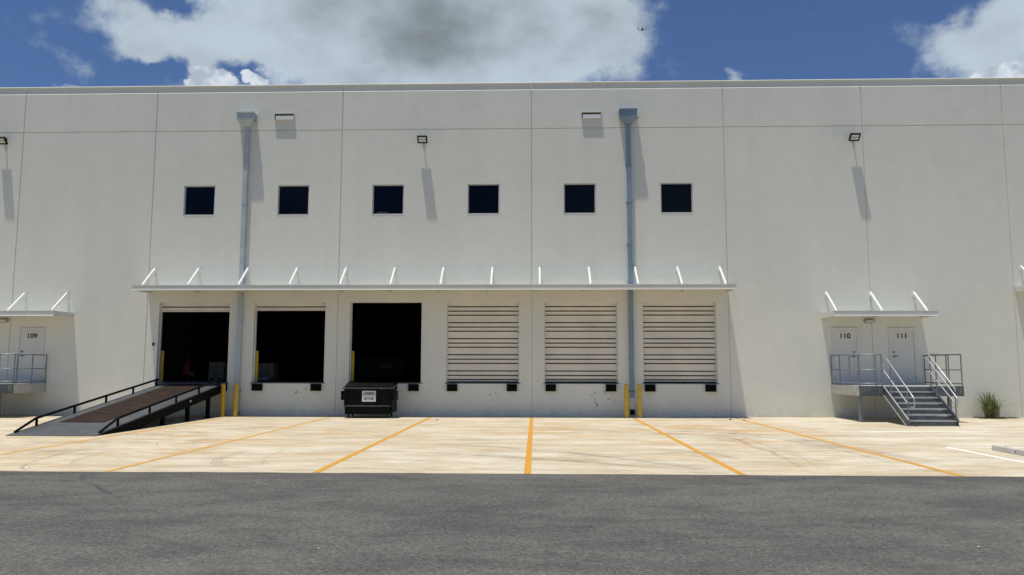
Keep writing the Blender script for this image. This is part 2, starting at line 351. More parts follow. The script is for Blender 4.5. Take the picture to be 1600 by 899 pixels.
# ------------------------------------------------------------------ builders
class MB:
    def __init__(self): self.v = []; self.f = []; self.sm = []
    def add(self, vs, fs, smooth=False):
        o = len(self.v); self.v += [tuple(p) for p in vs]
        for q in fs: self.f.append([i+o for i in q]); self.sm.append(smooth)
        return self
    def box(self, x0, x1, y0, y1, z0, z1):
        p = [(x, y, z) for x in (x0, x1) for y in (y0, y1) for z in (z0, z1)]
        return self.add(p, [(0, 1, 3, 2), (4, 6, 7, 5), (0, 4, 5, 1), (2, 3, 7, 6), (0, 2, 6, 4), (1, 5, 7, 3)])
    def quad(self, *p): return self.add(p, [tuple(range(len(p)))])
    def hexa(self, b, t):                       # two matching quads
        return self.add(list(b)+list(t), [(3, 2, 1, 0), (4, 5, 6, 7), (0, 1, 5, 4), (1, 2, 6, 5), (2, 3, 7, 6), (3, 0, 4, 7)])
    def bar(self, a, b, wx, wz):                # rectangular bar between two points, wx across, wz upright
        a, b = Vector(a), Vector(b); d = (b-a).normalized()
        ref = Vector((0, 0, 1)) if abs(d.z) < .95 else Vector((0, 1, 0))
        s_ = d.cross(ref).normalized(); u = s_.cross(d).normalized()
        q = [s_*(wx/2)*i+u*(wz/2)*j for i, j in ((-1, -1), (1, -1), (1, 1), (-1, 1))]
        return self.hexa([a+k for k in q], [b+k for k in q])
    def tube(self, pts, r, n=10, r2=None, cap=True):
        pts = [Vector(p) for p in pts]; o = []; vs = []
        pd = None
        for i, p in enumerate(pts):
            if i == 0: d = pts[1]-p
            elif i == len(pts)-1: d = p-pts[i-1]
            else: d = (pts[i+1]-p).normalized()+(p-pts[i-1]).normalized()
            d.normalize()
            if pd is None:
                ref = Vector((0, 0, 1)) if abs(d.z) < .9 else Vector((1, 0, 0))
                a = d.cross(ref).normalized()
            else: a = (a-d*a.dot(d)).normalized()
            pd = d; b = d.cross(a)
            rr = r if r2 is None else r+(r2-r)*i/(len(pts)-1)
            vs += [p+(a*math.cos(2*math.pi*k/n)+b*math.sin(2*math.pi*k/n))*rr for k in range(n)]
        m = len(pts); fs = [(i*n+k, i*n+(k+1) % n, (i+1)*n+(k+1) % n, (i+1)*n+k) for i in range(m-1) for k in range(n)]
        self.add(vs, fs, True)
        if cap: self.add(vs[:n], [tuple(range(n))[::-1]]); self.add(vs[-n:], [tuple(range(n))])
        return self
    def lathe(self, c_, prof, n=20, axis='z'):
        vs = []
        for (r, h) in prof:
            for k in range(n):
                a = 2*math.pi*k/n; x, y = r*math.cos(a), r*math.sin(a)
                vs.append((c_[0]+x, c_[1]+y, c_[2]+h) if axis == 'z' else ((c_[0]+h, c_[1]+x, c_[2]+y) if axis == 'x' else (c_[0]+x, c_[1]+h, c_[2]+y)))
        fs = [(i*n+k, i*n+(k+1) % n, (i+1)*n+(k+1) % n, (i+1)*n+k) for i in range(len(prof)-1) for k in range(n)]
        return self.add(vs, fs, True)
    def prism(self, poly, x0, x1):              # poly in (y, z), pushed along x
        n = len(poly)
        vs = [(x0, y, z) for y, z in poly]+[(x1, y, z) for y, z in poly]
        return self.add(vs, [tuple(range(n)), tuple(range(2*n-1, n-1, -1))]+[(i, i+n, (i+1) % n+n, (i+1) % n) for i in range(n)])
    def build(self, name, m, parent=None, bevel=0, loc=None, norm=True):
        me = bpy.data.meshes.new(name); me.from_pydata(self.v, [], self.f); me.update()
        for p, q in zip(me.polygons, self.sm): p.use_smooth = q
        if norm:
            bm = bmesh.new(); bm.from_mesh(me); bmesh.ops.recalc_face_normals(bm, faces=bm.faces); bm.to_mesh(me); bm.free()
        me.materials.append(MAT[m] if isinstance(m, str) else m)
        o = bpy.data.objects.new(name, me); COL.objects.link(o)
        if parent is not None: o.parent = parent
        if loc: o.location = loc
        if bevel:
            b = o.modifiers.new('bevel', 'BEVEL'); b.width = bevel; b.segments = 2; b.limit_method = 'ANGLE'; b.angle_limit = R(40)
        return o
def tag(o, label=None, cat=None, group=None, kind=None):
    if label: o['label'] = label
    if cat: o['category'] = cat
    if group: o['group'] = group
    if kind: o['kind'] = kind
    return o
def empty(name, loc=(0, 0, 0)):
    o = bpy.data.objects.new(name, None); COL.objects.link(o); o.location = loc; o.empty_display_size = .3; return o
def copy_tree(o, parent=None):
    c_ = o.copy(); COL.objects.link(c_)
    if parent is not None: c_.parent = parent
    for ch in list(o.children): copy_tree(ch, c_)
    return c_
def text(name, s_, size, m, parent, loc, bold=.0, thick=.002, sx=1.0):
    cu = bpy.data.curves.new(name, 'FONT'); cu.body = s_; cu.size = size; cu.align_x = 'CENTER'; cu.align_y = 'CENTER'
    cu.offset = bold; cu.extrude = thick
    tmp = bpy.data.objects.new(name, cu); COL.objects.link(tmp)
    dg = bpy.context.evaluated_depsgraph_get(); me = bpy.data.meshes.new_from_object(tmp.evaluated_get(dg))
    bpy.data.objects.remove(tmp); me.transform(Matrix.Rotation(R(90), 4, 'X') @ Matrix.Diagonal((sx, 1, 1, 1)))
    me.materials.clear(); me.materials.append(MAT[m])
    o = bpy.data.objects.new(name, me); COL.objects.link(o)
    o.parent = parent; o.location = loc
    return o

# ------------------------------------------------------------------ ground
YA = -15.22
tag(MB().quad((-600, -600, -.03), (600, -600, -.03), (600, 600, -.03), (-600, 600, -.03)).build('ground', 'soil'), kind='structure')
tag(MB().quad((-70, -95, -.004), (75, -95, -.004), (75, YA, -.004), (-70, YA, -.004)).build('asphalt_road', 'asphalt'), kind='structure')
edge = [(-70, YA, 0)]; xx = -25.0; jit = 0
while xx < 30:
    jit = jit*.8+random.gauss(0, .006); edge.append((xx, YA+jit, 0)); xx += random.uniform(.08, .22)
edge += [(75, YA, 0)]
m = MB(); n = len(edge); m.add(edge+[(x, .3, 0) for x, _, _ in edge], [(i, i+1, i+1+n, i+n) for i in range(n-1)])
m.add(edge+[(x, y, -.02) for x, y, _ in edge], [(i, i+n, i+1+n, i+1) for i in range(n-1)])
tag(m.build('pavement', 'apron', norm=False), kind='structure')
BAY = 3.6576
for i in range(-3, 3):
    x = BAY+i*BAY-.01
    m = 'yellow_faded' if i in (-3, -2) else 'yellow_line'
    tag(MB().box(x-.062, x+.062, YA+.02, -.75, .0005, .004).build('stripe', m), kind='structure')
wl = [((13.0, 24), (-6.2, -6.1)), ((13.22, 24), (-8.4, -8.3)), ((13.2, 24), (-10.5, -10.4))]
for (a, b_), (y0, y1) in wl:
    tag(MB().box(a, b_, y0, y1, .0005, .004).build('stripe', 'white_line'), kind='structure')
tag(MB().box(13.15, 13.26, YA+.4, -10.504, .0005, .004).build('stripe', 'white_line'), kind='structure')

# ------------------------------------------------------------------ warehouse
bld = empty('warehouse_building')
tag(bld, 'long off-white tilt-up concrete warehouse with six dock doors and small square upper windows', 'warehouse')
XL, XR, TOP = -48.7, 53.8, 12.46
joints = [-48.7+0, -43.4, -36.1, -28.8, -21.5, -16.23, -10.97, -3.658, 3.658, 10.97, 16.19, 21.42, 28.73, 36.05, 43.36, 48.6]
SILL, HEAD, DW, WT = 1.225, 4.236, 2.715, .25
dock_x = [(i-2.5)*BAY for i in range(6)]
holes = [(x-DW/2, x+DW/2, SILL, HEAD) for x in dock_x]
holes += [(x-.605, x+.605, 7.60, 8.77) for x in dock_x]
def wall_mesh():
    g_ = .016
    xs = {XL, XR}; zs = {0.0, TOP, 10.93-g_, 10.93+g_}
    for j in joints[1:]: xs |= {j-g_, j+g_}
    for h in holes: xs |= {h[0], h[1]}; zs |= {h[2], h[3]}
    xs = sorted(xs); zs = sorted(zs)
    def depth(i, j):
        if i < 0 or j < 0 or i >= len(xs)-1 or j >= len(zs)-1: return 0
        cx, cz = (xs[i]+xs[i+1])/2, (zs[j]+zs[j+1])/2
        for h in holes:
            if h[0] < cx < h[1] and h[2] < cz < h[3]: return WT
        if abs(cz-10.93) < g_ or any(abs(cx-q) < g_ for q in joints[1:]): return .024
        return 0
    m = MB()
    for i in range(len(xs)-1):
        for j in range(len(zs)-1):
            dd = depth(i, j); x0, x1, z0, z1 = xs[i], xs[i+1], zs[j], zs[j+1]
            if dd < WT: m.quad((x0, dd, z0), (x1, dd, z0), (x1, dd, z1), (x0, dd, z1))
            for (ii, jj, a, b_) in ((i+1, j, (x1, z0), (x1, z1)), (i, j+1, (x0, z1), (x1, z1))):
                e = depth(ii, jj)
                if e != dd: m.quad((a[0], dd, a[1]), (b_[0], dd, b_[1]), (b_[0], e, b_[1]), (a[0], e, a[1]))
    # top, back side of the parapet, end and rear walls
    m.quad((XL, 0, TOP), (XR, 0, TOP), (XR, .25, TOP), (XL, .25, TOP)); m.quad((XL, .25, 11.9), (XR, .25, 11.9), (XR, .25, TOP), (XL, .25, TOP))
    m.quad((XL, 0, 0), (XL, 60, 0), (XL, 60, TOP), (XL, 0, TOP)); m.quad((XR, 0, 0), (XR, 60, 0), (XR, 60, TOP), (XR, 0, TOP))
    m.quad((XL, 60, 0), (XR, 60, 0), (XR, 60, TOP), (XL, 60, TOP))
    return m
wall_mesh().build('wall', 'wall', bld, norm=False)
MB().quad((XL, .25, 12.0), (XR, .25, 12.0), (XR, 60, 12.0), (XL, 60, 12.0)).build('roof', 'coping', bld)
m = MB(); js = joints+[XR]
for a, b_ in zip(js[:-1], js[1:]):
    a += .004; b_ -= .004
    m.prism([(0.0, 12.461), (.046, 12.505), (.046, 12.735), (-.002, 12.735), (-.002, 12.752), (.016, 12.772), (.27, 12.772), (.27, 12.461)], a, b_)
m.build('coping', 'wall', bld)
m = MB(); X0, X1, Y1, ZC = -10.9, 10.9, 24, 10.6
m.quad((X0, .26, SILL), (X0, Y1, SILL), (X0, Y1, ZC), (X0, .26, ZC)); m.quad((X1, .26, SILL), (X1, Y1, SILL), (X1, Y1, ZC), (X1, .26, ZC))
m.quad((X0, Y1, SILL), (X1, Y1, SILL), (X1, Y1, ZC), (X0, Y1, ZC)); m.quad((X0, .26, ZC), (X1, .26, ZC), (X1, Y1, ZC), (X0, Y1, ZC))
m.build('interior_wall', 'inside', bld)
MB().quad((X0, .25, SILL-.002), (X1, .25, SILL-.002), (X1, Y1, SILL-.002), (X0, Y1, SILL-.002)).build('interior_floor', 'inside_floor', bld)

# --- windows
def window(x):
    f = MB(); x0, x1, z0, z1, w_ = x-.600, x+.600, 7.605, 8.765, .034
    f.box(x0, x0+w_, .04, .12, z0, z1).box(x1-w_, x1, .04, .12, z0, z1).box(x0+w_, x1-w_, .04, .12, z1-w_, z1).box(x0+w_, x1-w_, .04, .12, z0, z0+w_)
    fr_ = f.build('window', 'alum', bld, bevel=.003)
    MB().box(x0+w_, x1-w_, .075, .085, z0+w_, z1-w_).build('pane', 'glass', fr_)
    MB().prism([(-.004, 7.565), (-.004, 7.582), (.038, 7.606), (.038, 7.565)], x-.612, x+.612).build('window_sill', 'alum', fr_)
    return fr_
for x in dock_x: window(x)
MB().add([(-2.28, .12, 7.66), (-1.98, .30, 7.66), (-1.82, .14, 7.66), (-2.22, .12, 7.74), (-1.98, .30, 7.76), (-1.86, .14, 7.72)], [(0, 1, 2), (3, 4, 5), (0, 1, 4, 3), (1, 2, 5, 4), (2, 0, 3, 5)]).build('cardboard_scrap', mat('pale_card', (.70, .64, .52), .8))
tag(bpy.data.objects['cardboard_scrap'], 'crumpled pale card lying on the ledge inside the third upper window', 'cardboard')

# --- roll-up doors
def door_prof(z0, z1):
    """outline (y, z) of a sectional door: five sections, each with three shadow grooves"""
    sec = (HEAD-SILL)/5; pts = []
    k = 0; y = .15
    lines = []
    for i in range(6):
        for q in (.150, .315, .470): lines.append(HEAD-i*sec-q+.015)
    pts.append((y, z1))
    for l in lines:
        if l-.035 < z0 or l > z1: continue
        pts += [(y, l), (y+.050, l-.003), (y+.050, l-.0325), (y-.012, l-.050), (y-.014, l-.062), (y, l-.078)]
    pts.append((y, z0))
    return pts
def dock_door(x, z0):
    x0, x1 = x-DW/2+.035, x+DW/2-.035
    p = door_prof(z0, HEAD+.02); m_ = MB(); n = len(p)
    m_.add([(x0, y, z) for y, z in p]+[(x1, y, z) for y, z in p], [(i, i+1, i+1+n, i+n) for i in range(n-1)])
    m_.quad((x0, .20, z0), (x1, .20, z0), (x1, .20, HEAD+.02), (x0, .20, HEAD+.02))
    m_.quad((x0, .15, z0), (x1, .15, z0), (x1, .20, z0), (x0, .20, z0))
    o = m_.build('dock_door', 'door_slat', bld, norm=False)
    MB().box(x0, x1, .13, .21, z0-.035, z0-.001).build('bottom_seal', 'rubber' if z0 < 1.5 else 'door_slat', o)
    return o
for i, x in enumerate(dock_x):
    if i < 2: dock_door(x, 3.93 if i == 0 else 3.97)
    if i > 2: dock_door(x, SILL+.055)
    # steel jamb guides and sill angle
    for xa in (x-DW/2+.002, x+DW/2-.034): MB().box(xa, xa+.032, .135, .22, SILL+.012, HEAD-.002).build('door_track', 'frame', bld)
    MB().box(x-DW/2-.05, x+DW/2+.05, -.012, .24, SILL-.028, SILL+.008).build('dock_sill', 'galv_dark', bld)
    for sx in (-1.13, 1.09):
        b_ = MB()
        for k in range(7): b_.box(x+sx-.18+k*.051, x+sx-.18+k*.051+.046, -.115, -.016, .925, 1.180)
        b_.box(x+sx-.19, x+sx-.181, -.12, -.002, .92, 1.185).box(x+sx+.178, x+sx+.187, -.12, -.002, .92, 1.185).box(x+sx-.18, x+sx+.178, -.09, -.004, .94, 1.165)
        b_.build('dock_bumper', 'rubber', bld)
MB().box(-10.685, -10.625, -.045, -.001, 2.60, 2.72).build('doorbell', 'black_metal', bld, bevel=.006)

# --- canopies
def canopy(x0, x1, zt, zb, rods, ztop, foot=-.98, D=1.2):
    m_ = MB()
    m_.box(x0+.03, x1-.03, -D+.03, -.002, zt-.075, zt-.035)              # deck
    nb = int((x1-x0)/.305)
    for k in range(1, nb):                                              # raised ribs of the deck
        xx = x0+(x1-x0)*k/nb; m_.box(xx-.02, xx+.02, -D+.032, -.004, zt-.036, zt-.018)
    c_ = m_.build('canopy', 'canopy', bld)
    f_ = MB()
    f_.prism([(-D, zb+.012), (-D-.012, zb), (-D+.09, zb), (-D+.09, zb+.012), (-D+.012, zb+.02), (-D+.012, zt-.012), (-D+.06, zt-.012), (-D+.06, zt), (-D-.012, zt), (-D, zt-.012)], x0, x1)
    for xa, xb in ((x0, x0+.012), (x1-.012, x1)): f_.box(xa, xb, -D+.013, -.003, zb, zt-.001)
    f_.build('fascia', 'canopy', c_)
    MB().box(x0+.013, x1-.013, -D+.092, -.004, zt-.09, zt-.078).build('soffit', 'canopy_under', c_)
    for k in range(int((x1-x0)/1.83)+1):
        xx = min(x0+.1+k*1.83, x1-.1); MB().bar((xx, -.01, zt-.13), (xx, -D+.1, zt-.13), .05, .075).build('joist', 'canopy', c_)
    for x in rods:
        r_ = MB().tube([(x, -.06, ztop), (x, foot, zt-.01)], .043, 10).build('support_rod', 'white_metal', c_)
    for x in rods:
        MB().box(x-.055, x+.055, -.016, -.001, ztop-.14, ztop+.09).box(x-.012, x+.012, -.10, -.016, ztop-.05, ztop+.06).build('wall_bracket', 'white_metal', c_)
        MB().box(x-.05, x+.05, foot-.07, foot+.07, zt-.018, zt-.008).box(x-.012, x+.012, foot-.05, foot+.05, zt-.008, zt+.07).build('foot_bracket', 'white_metal', c_)
    return c_
rodx = [-10.72, -9.02, -7.13, -5.24, -3.37, -1.51, .33, 2.18, 3.96, 5.80, 7.52, 9.10, 10.67]
canopy(-10.95, 10.95, 4.775, 4.595, rodx, 5.53)
canopy(14.36, 18.00, 3.82, 3.63, [14.56, 16.18, 17.76], 4.57)
canopy(-17.6, -13.80, 3.85, 3.66, [-17.35, -15.72, -14.07], 4.60)
canopy(21.44, 43.3, 4.775, 4.595, [21.70, 23.5, 25.3, 27.1, 28.9, 30.7, 32.5, 34.3, 36.1, 37.9, 39.7, 41.5, 43.0], 5.53)

# --- downspouts
def downspout(x, mt, mlow):
    w_ = .082
    m_ = MB().box(x-w_, x+w_, -.145, -.025, .70 if mlow else .12, 11.06)
    d_ = m_.build('downspout', mt, bld, bevel=.008)
    hd = MB(); hx = x-.01
    hd.box(hx-.345, hx+.345, -.375, -.004, 11.52, 11.575).box(hx-.315, hx+.315, -.345, -.005, 11.30, 11.518)
    hd.box(hx-.33, hx+.33, -.36, -.0045, 11.275, 11.298)
    hd.hexa([(hx-.31, -.34, 11.272), (hx+.31, -.34, 11.272), (hx+.31, -.006, 11.272), (hx-.31, -.006, 11.272)][::-1],
            [(hx-.12, -.185, 11.045), (hx+.12, -.185, 11.045), (hx+.12, -.02, 11.045), (hx-.12, -.02, 11.045)][::-1])
    hd.build('conductor_head', mt, d_, bevel=.004)
    MB().tube([(hx+.33, -.2, 11.26), (hx+.41, -.2, 11.24)], .02, 8).build('overflow_pipe', 'galv_dark', d_)
    for z in (9.45, 8.02, 6.42, 5.0, 3.45, 2.12, .93):
        MB().box(x-w_-.03, x-w_-.001, -.05, -.002, z-.02, z+.02).box(x+w_+.001, x+w_+.03, -.05, -.002, z-.02, z+.02).box(x-w_-.008, x+w_+.008, -.154, -.022, z-.018, z+.018).build('strap', 'galv_dark' if z < 1 else mt, d_)
    if mlow: MB().box(x-w_+.006, x+w_-.006, -.137, -.028, .28, .698).build('boot', mlow, d_)
    MB().box(x-.085, x+.085, -.15, -.003, .08, .26 if mlow else .11).build('outlet', 'black_metal', d_)
    return d_
downspout(-7.345, 'spout', None)
downspout(7.345, 'spout2', 'spout_pale')

# --- overflow scuppers near the roof
for (x, zc) in ((-5.92, 11.46), (5.95, 11.41)):
    m_ = MB(); a, b_, z0, z1, D = x-.385, x+.385, zc-.135, zc+.13, .085
    m_.box(a, b_, -D, -.001, z1-.022, z1).box(a, a+.022, -D, -.001, z0, z1-.023).box(b_-.022, b_, -D, -.001, z0, z1-.023).box(a+.023, b_-.023, -D, -.001, z0, z0+.020)
    sc_ = m_.build('scupper', 'alum', bld)
    MB().box(a+.023, b_-.023, -.012, -.002, z0+.021, z1-.023).build('scupper_throat', 'handle', sc_)  # dark plate paints the shadow under the scupper hood
    MB().box(a+.06, b_-.03, -.080, -.058, z0+.022, z0+.165).build('scupper_lip', 'white_metal', sc_)

# --- flood lights on the wall
def flood(x, z, tilt=48):
    """flat LED head on a short arm, face aimed down and out"""
    e = MB().tube([(x, 0, z+.14), (x, -.05, z+.14)], .06, 12).build('flood_light', 'black_metal', bld)
    MB().tube([(x, -.05, z+.14), (x, -.12, z+.14), (x, -.20, z+.08)], .022, 8).bar((x-.11, -.215, z+.06), (x+.11, -.215, z+.06), .02, .04).build('bracket', 'pack', e)
    hd = MB(); ln = MB(); fn = MB(); Rm = Matrix.Rotation(R(-tilt), 3, 'X'); O = Vector((x, -.15, z-.10))
    def tb(mb, x0, x1, y0, y1, z0, z1):
        mb.hexa([O+Rm @ Vector(p) for p in ((x0, y0, z0), (x1, y0, z0), (x1, y1, z0), (x0, y1, z0))], [O+Rm @ Vector(p) for p in ((x0, y0, z1), (x1, y0, z1), (x1, y1, z1), (x0, y1, z1))])
    # head: x wide, local y pointing out (-), local z thickness
    tb(hd, -.19, .19, -.30, 0, 0, .05)
    tb(hd, -.19, .19, -.30, -.252, -.02, 0); tb(hd, -.19, .19, -.05, 0, -.02, 0); tb(hd, -.19, -.145, -.252, -.05, -.02, 0); tb(hd, .145, .19, -.252, -.05, -.02, 0)
    for k in range(9): tb(fn, -.17+k*.04, -.162+k*.04, -.27, -.03, .051, .075)
    tb(ln, -.143, .143, -.250, -.162, -.012, -.001); tb(ln, -.143, .143, -.140, -.052, -.012, -.001)
    hd.build('lamp_head', 'black_metal', e); fn.build('cooling_fin', 'black_metal', e); ln.build('lens', 'lens', e)
    return e
flood(-.51, 10.44); flood(15.79, 10.40); flood(-16.93, 10.52)

# --- oval lamps under the small canopies
for x, z in ((16.10, 3.52), (-16.5, 3.57)):
    m_ = MB(); n = 20
    def oval(rx, rz, y, zz=0): return [(x+rx*math.copysign(abs(math.cos(a))**.6, math.cos(a)), y, z+zz+rz*math.copysign(abs(math.sin(a))**.8, math.sin(a))) for a in [2*math.pi*k/n for k in range(n)]]
    rings_ = [oval(.20, .085, -.001), oval(.20, .085, -.05), oval(.185, .075, -.075)]
    vs_ = sum(rings_, [])
    m_.add(vs_, [(i*n+k, i*n+(k+1) % n, (i+1)*n+(k+1) % n, (i+1)*n+k) for i in range(2) for k in range(n)], True).add(rings_[2], [tuple(range(n))])
    lo = m_.build('wall_lamp', 'pack', bld)
    m_ = MB(); r2 = [oval(.165, .055, -.077, -.008), oval(.15, .045, -.12, -.008), oval(.09, .025, -.14, -.008)]
    m_.add(sum(r2, []), [(i*n+k, i*n+(k+1) % n, (i+1)*n+(k+1) % n, (i+1)*n+k) for i in range(2) for k in range(n)], True).add(r2[2], [tuple(range(n))])
    m_.build('lens', 'lens', lo)

# --- entry doors
def entry_door(x0, x1, num, hinge_right, zf=1.20, zt=3.24):
    leaf = MB().box(x0+.055, x1-.055, -.012, .0-.001, zf+.01, zt-.055).build('entry_door', 'door', bld, bevel=.003)
    fr_ = MB().box(x0, x0+.05, -.032, -.001, zf, zt).box(x1-.05, x1, -.032, -.001, zf, zt).box(x0+.05, x1-.05, -.032, -.001, zt-.05, zt).box(x0-.02, x1+.02, -.045, -.001, zt+.001, zt+.03).build('door_frame', 'frame', leaf, bevel=.004)
    hx = x0+.055+.10 if hinge_right else x1-.055-.10
    MB().lathe((hx, -.013, zf+1.18), [(.001, -.03), (.026, -.03), (.03, 0)], 12, 'y').build('deadbolt', 'handle', leaf)
    sg = 1 if hinge_right else -1
    MB().lathe((hx, -.013, zf+1.02), [(.001, -.035), (.024, -.035), (.028, 0)], 12, 'y').tube([(hx, -.048, zf+1.02), (hx+sg*.13, -.052, zf+1.02)], .011, 8).build('door_handle', 'handle', leaf)
    for z in (zf+.25, zf+1.0, zf+1.8):
        xx = x1-.052 if hinge_right else x0+.052
        MB().tube([(xx, -.03, z-.05), (xx, -.03, z+.05)], .011, 8).build('hinge', 'galv', leaf)
    MB().box(x0+.055, x1-.055, -.05, -.003, zf-.001, zf+.008).build('threshold', 'galv', leaf)
    if num: text('door_number', num, .25, 'ink', leaf, ((x0+x1)/2, -.0135, zt-.275), bold=.008, thick=.001, sx=1.12)
entry_door(14.72, 15.66, '110', False)
entry_door(16.78, 17.74, '111', True)
entry_door(-15.86, -14.86, '109', True, zt=3.24)
entry_door(-17.95, -17.0, None, False)

# ------------------------------------------------------------------ entry platforms with stairs
def platform(X0, X1, SX0, SX1, D=2.5, H=1.2, run=1.56, mirror=False, label='', legs=()):
    root = empty('entry_stair', ((X0+X1)/2, -D/2, 0)); tag(root, label, 'stairs')
    ox, oy = (X0+X1)/2, -D/2
    def B(): return MB()
    def put(m_, name, mt, parent=root, **k):
        m_.v = [((2*ox-x if mirror else x)-ox, y-oy, z) for x, y, z in m_.v]
        return m_.build(name, mt, parent, **k)
    # landing: deck and perimeter channels
    put(B().box(X0+.012, X1-.012, -D+.012, -.02, H-.035, H-.004), 'landing', 'galv')
    ch = B()
    for a, b_ in ((X0, SX0-.03), (SX1+.03, X1)):
        ch.prism([(-D, H-.33), (-D-.0, H), (-D+.07, H), (-D+.07, H-.012), (-D+.010, H-.012), (-D+.010, H-.318), (-D+.07, H-.318), (-D+.07, H-.33)], a, b_)
    ch.box(SX0-.028, SX1+.028, -D+.001, -D+.011, H-.30, H-.036)
    put(ch, 'front_channel', 'galv_dark')
    ch = B()
    for x, sg in ((X0, 1), (X1, -1)):
        ch = B()
        ch.box(min(x, x+sg*.010), max(x, x+sg*.010), -D+.002, -.015, H-.33, H-.003)
        ch.box(min(x+sg*.011, x+sg*.07), max(x+sg*.011, x+sg*.07), -D+.012, -.015, H-.33, H-.318)
        put(ch, 'side_channel', 'galv')  # paler than the front channel: reflected light put into the steel colour
    bolts = B()
    for bx in (X0+.09, X0+.16, SX0-.15, SX1+.12, X1-.12):
        for bz in (H-.10, H-.17, H-.24): bolts.lathe((bx, -D, bz), [(.001, -.014), (.013, -.014), (.013, 0)], 6, 'y')
    for by in (-D+.30, -D+.38):
        for bz in (H-.10, H-.17, H-.24): bolts.lathe((X0, by, bz), [(.013, 0), (.013, -.014), (.001, -.014)], 6, 'x')
    put(bolts, 'bolt', 'galv')
    for lx, ly in legs:
        put(B().box(lx-.05, lx+.05, ly-.05, ly+.05, .012, H-.32).box(lx-.1, lx+.1, ly-.1, ly+.1, .001, .011), 'leg', 'galv_pipe', bevel=.004)
    # stairs
    n = 7; rise = H/n; tread = run/(n-1)
    for k in range(1, n):
        z = H-k*rise; y1 = -D-(k-1)*tread; y0 = y1-tread
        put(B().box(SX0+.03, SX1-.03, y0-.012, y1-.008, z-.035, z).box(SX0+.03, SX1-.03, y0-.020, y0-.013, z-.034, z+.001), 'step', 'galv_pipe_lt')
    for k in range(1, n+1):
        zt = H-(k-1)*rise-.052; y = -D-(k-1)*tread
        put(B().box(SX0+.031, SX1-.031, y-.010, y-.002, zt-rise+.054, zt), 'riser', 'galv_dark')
    slope = rise/tread
    yb = -D-run-.06
    for x in (SX0, SX1-.012):
        pts = [(-D-.002, H-.0), (-D-.002, H-.30), (yb+.17, .002), (yb, .002), (yb, .17+.03)]
        q = B(); q.prism(pts, x, x+.012); put(q, 'stringer', 'galv_dark')
        fl = B(); sg = 1 if x == SX0 else -1
        xa, xb = (x-.045, x-.001) if x == SX0 else (x+.013, x+.057)
        fl.hexa([(xa, -D-.004, H-.010), (xb, -D-.004, H-.010), (xb, yb, .19), (xa, yb, .19)], [(xa, -D-.004, H+.002), (xb, -D-.004, H+.002), (xb, yb, .202), (xa, yb, .202)])
        fl.hexa([(xa, -D-.004, H-.312), (xb, -D-.004, H-.312), (xb, yb+.17, .004), (xa, yb+.17, .004)], [(xa, -D-.004, H-.300), (xb, -D-.004, H-.300), (xb, yb+.17, .016), (xa, yb+.17, .016)])
        put(fl, 'stringer_flange', 'galv_pipe_lt')
    # guard rails on the landing
    T, MI, BO, r = H+1.05, H+.54, H+.085, .0215
    def guard(pts_, posts, name='guard_rail'):
        g_ = B()
        for z in (T, MI, BO): g_.tube([(x, y, z) for x, y in pts_], r if z == T else r*.85, 8)
        o = put(g_, name, 'galv_pipe')
        for x, y in posts: put(B().tube([(x, y, H-.20 if False else H-.01), (x, y, T)], r, 8), 'post', 'galv_pipe', o)
    i_ = .03
    guard([(X0+i_, -.05), (X0+i_, -D+i_), (SX0-.05, -D+i_)], [(X0+i_, -.06), (X0+i_, -.85), (X0+i_, -1.68), (X0+i_, -D+i_), (SX0-.24, -D+i_), (SX0-.05, -D+i_)])
    guard([(X1-i_, -.05), (X1-i_, -D+i_), (SX1+.05, -D+i_)], [(X1-i_, -.06), (X1-i_, -.85), (X1-i_, -1.68), (X1-i_, -D+i_), (X1-.52, -D+i_), (SX1+.05, -D+i_)])
    # stair rails: two bent pipes and two posts each side
    for x, sg in ((SX0+.02, 1), (SX1-.02, -1)):
        def zs_(y): return H+(y+D)*slope        # nosing line
        y1, y2 = -D-.03, -D-run+.02
        o = put(B().tube([(x, y1+.02, H+.50), (x, y1-.05, zs_(y1-.05)+.50), (x, y2, zs_(y2)+.50)], r*.9, 8), 'stair_rail', 'galv_pipe_lt')
        xi = x+sg*.075
        hr = B().tube([(xi, -D+.22, H+.73), (xi, -D+.26, H+.84), (xi, -D+.22, H+.93), (xi, -D+.02, H+.93), (xi, -D-.10, H+.88), (xi, y2+.02, zs_(y2)+.88), (xi, y2-.22, zs_(y2)+.70), (xi, y2-.27, zs_(y2)+.62), (xi, y2-.26, zs_(y2)+.44), (xi, y2-.20, zs_(y2)+.40), (xi, y2, zs_(y2)+.41)], r*.9, 8)
        put(hr, 'handrail', 'galv_pipe_lt', o)
        g2 = B().tube([(x, y1+.02, T), (x, y1-.08, T-.05), (x, y2, zs_(y2)+.98), (x, y2-.02, zs_(y2)+.9)], r*.9, 8)
        if sg < 0: put(g2, 'top_rail', 'galv_pipe_lt', o)
        for y in (-D-.45, y2):
            put(B().tube([(x, y, zs_(y)-.02), (x, y, zs_(y)+(.98 if sg < 0 else .86))], r, 8), 'post', 'galv_pipe', o)
    return root
platform(14.60, 18.03, 15.42, 16.93, label='grey galvanised steel entry stair and landing below doors 110 and 111', legs=((14.70, -2.28), (17.80, -2.0)))
platform(-17.9, -14.68, -17.08, -15.6, D=1.85, mirror=True, label='grey galvanised landing with guard rail below door 109 at the left edge', legs=((-17.28, -1.62), (-15.30, -1.62)))

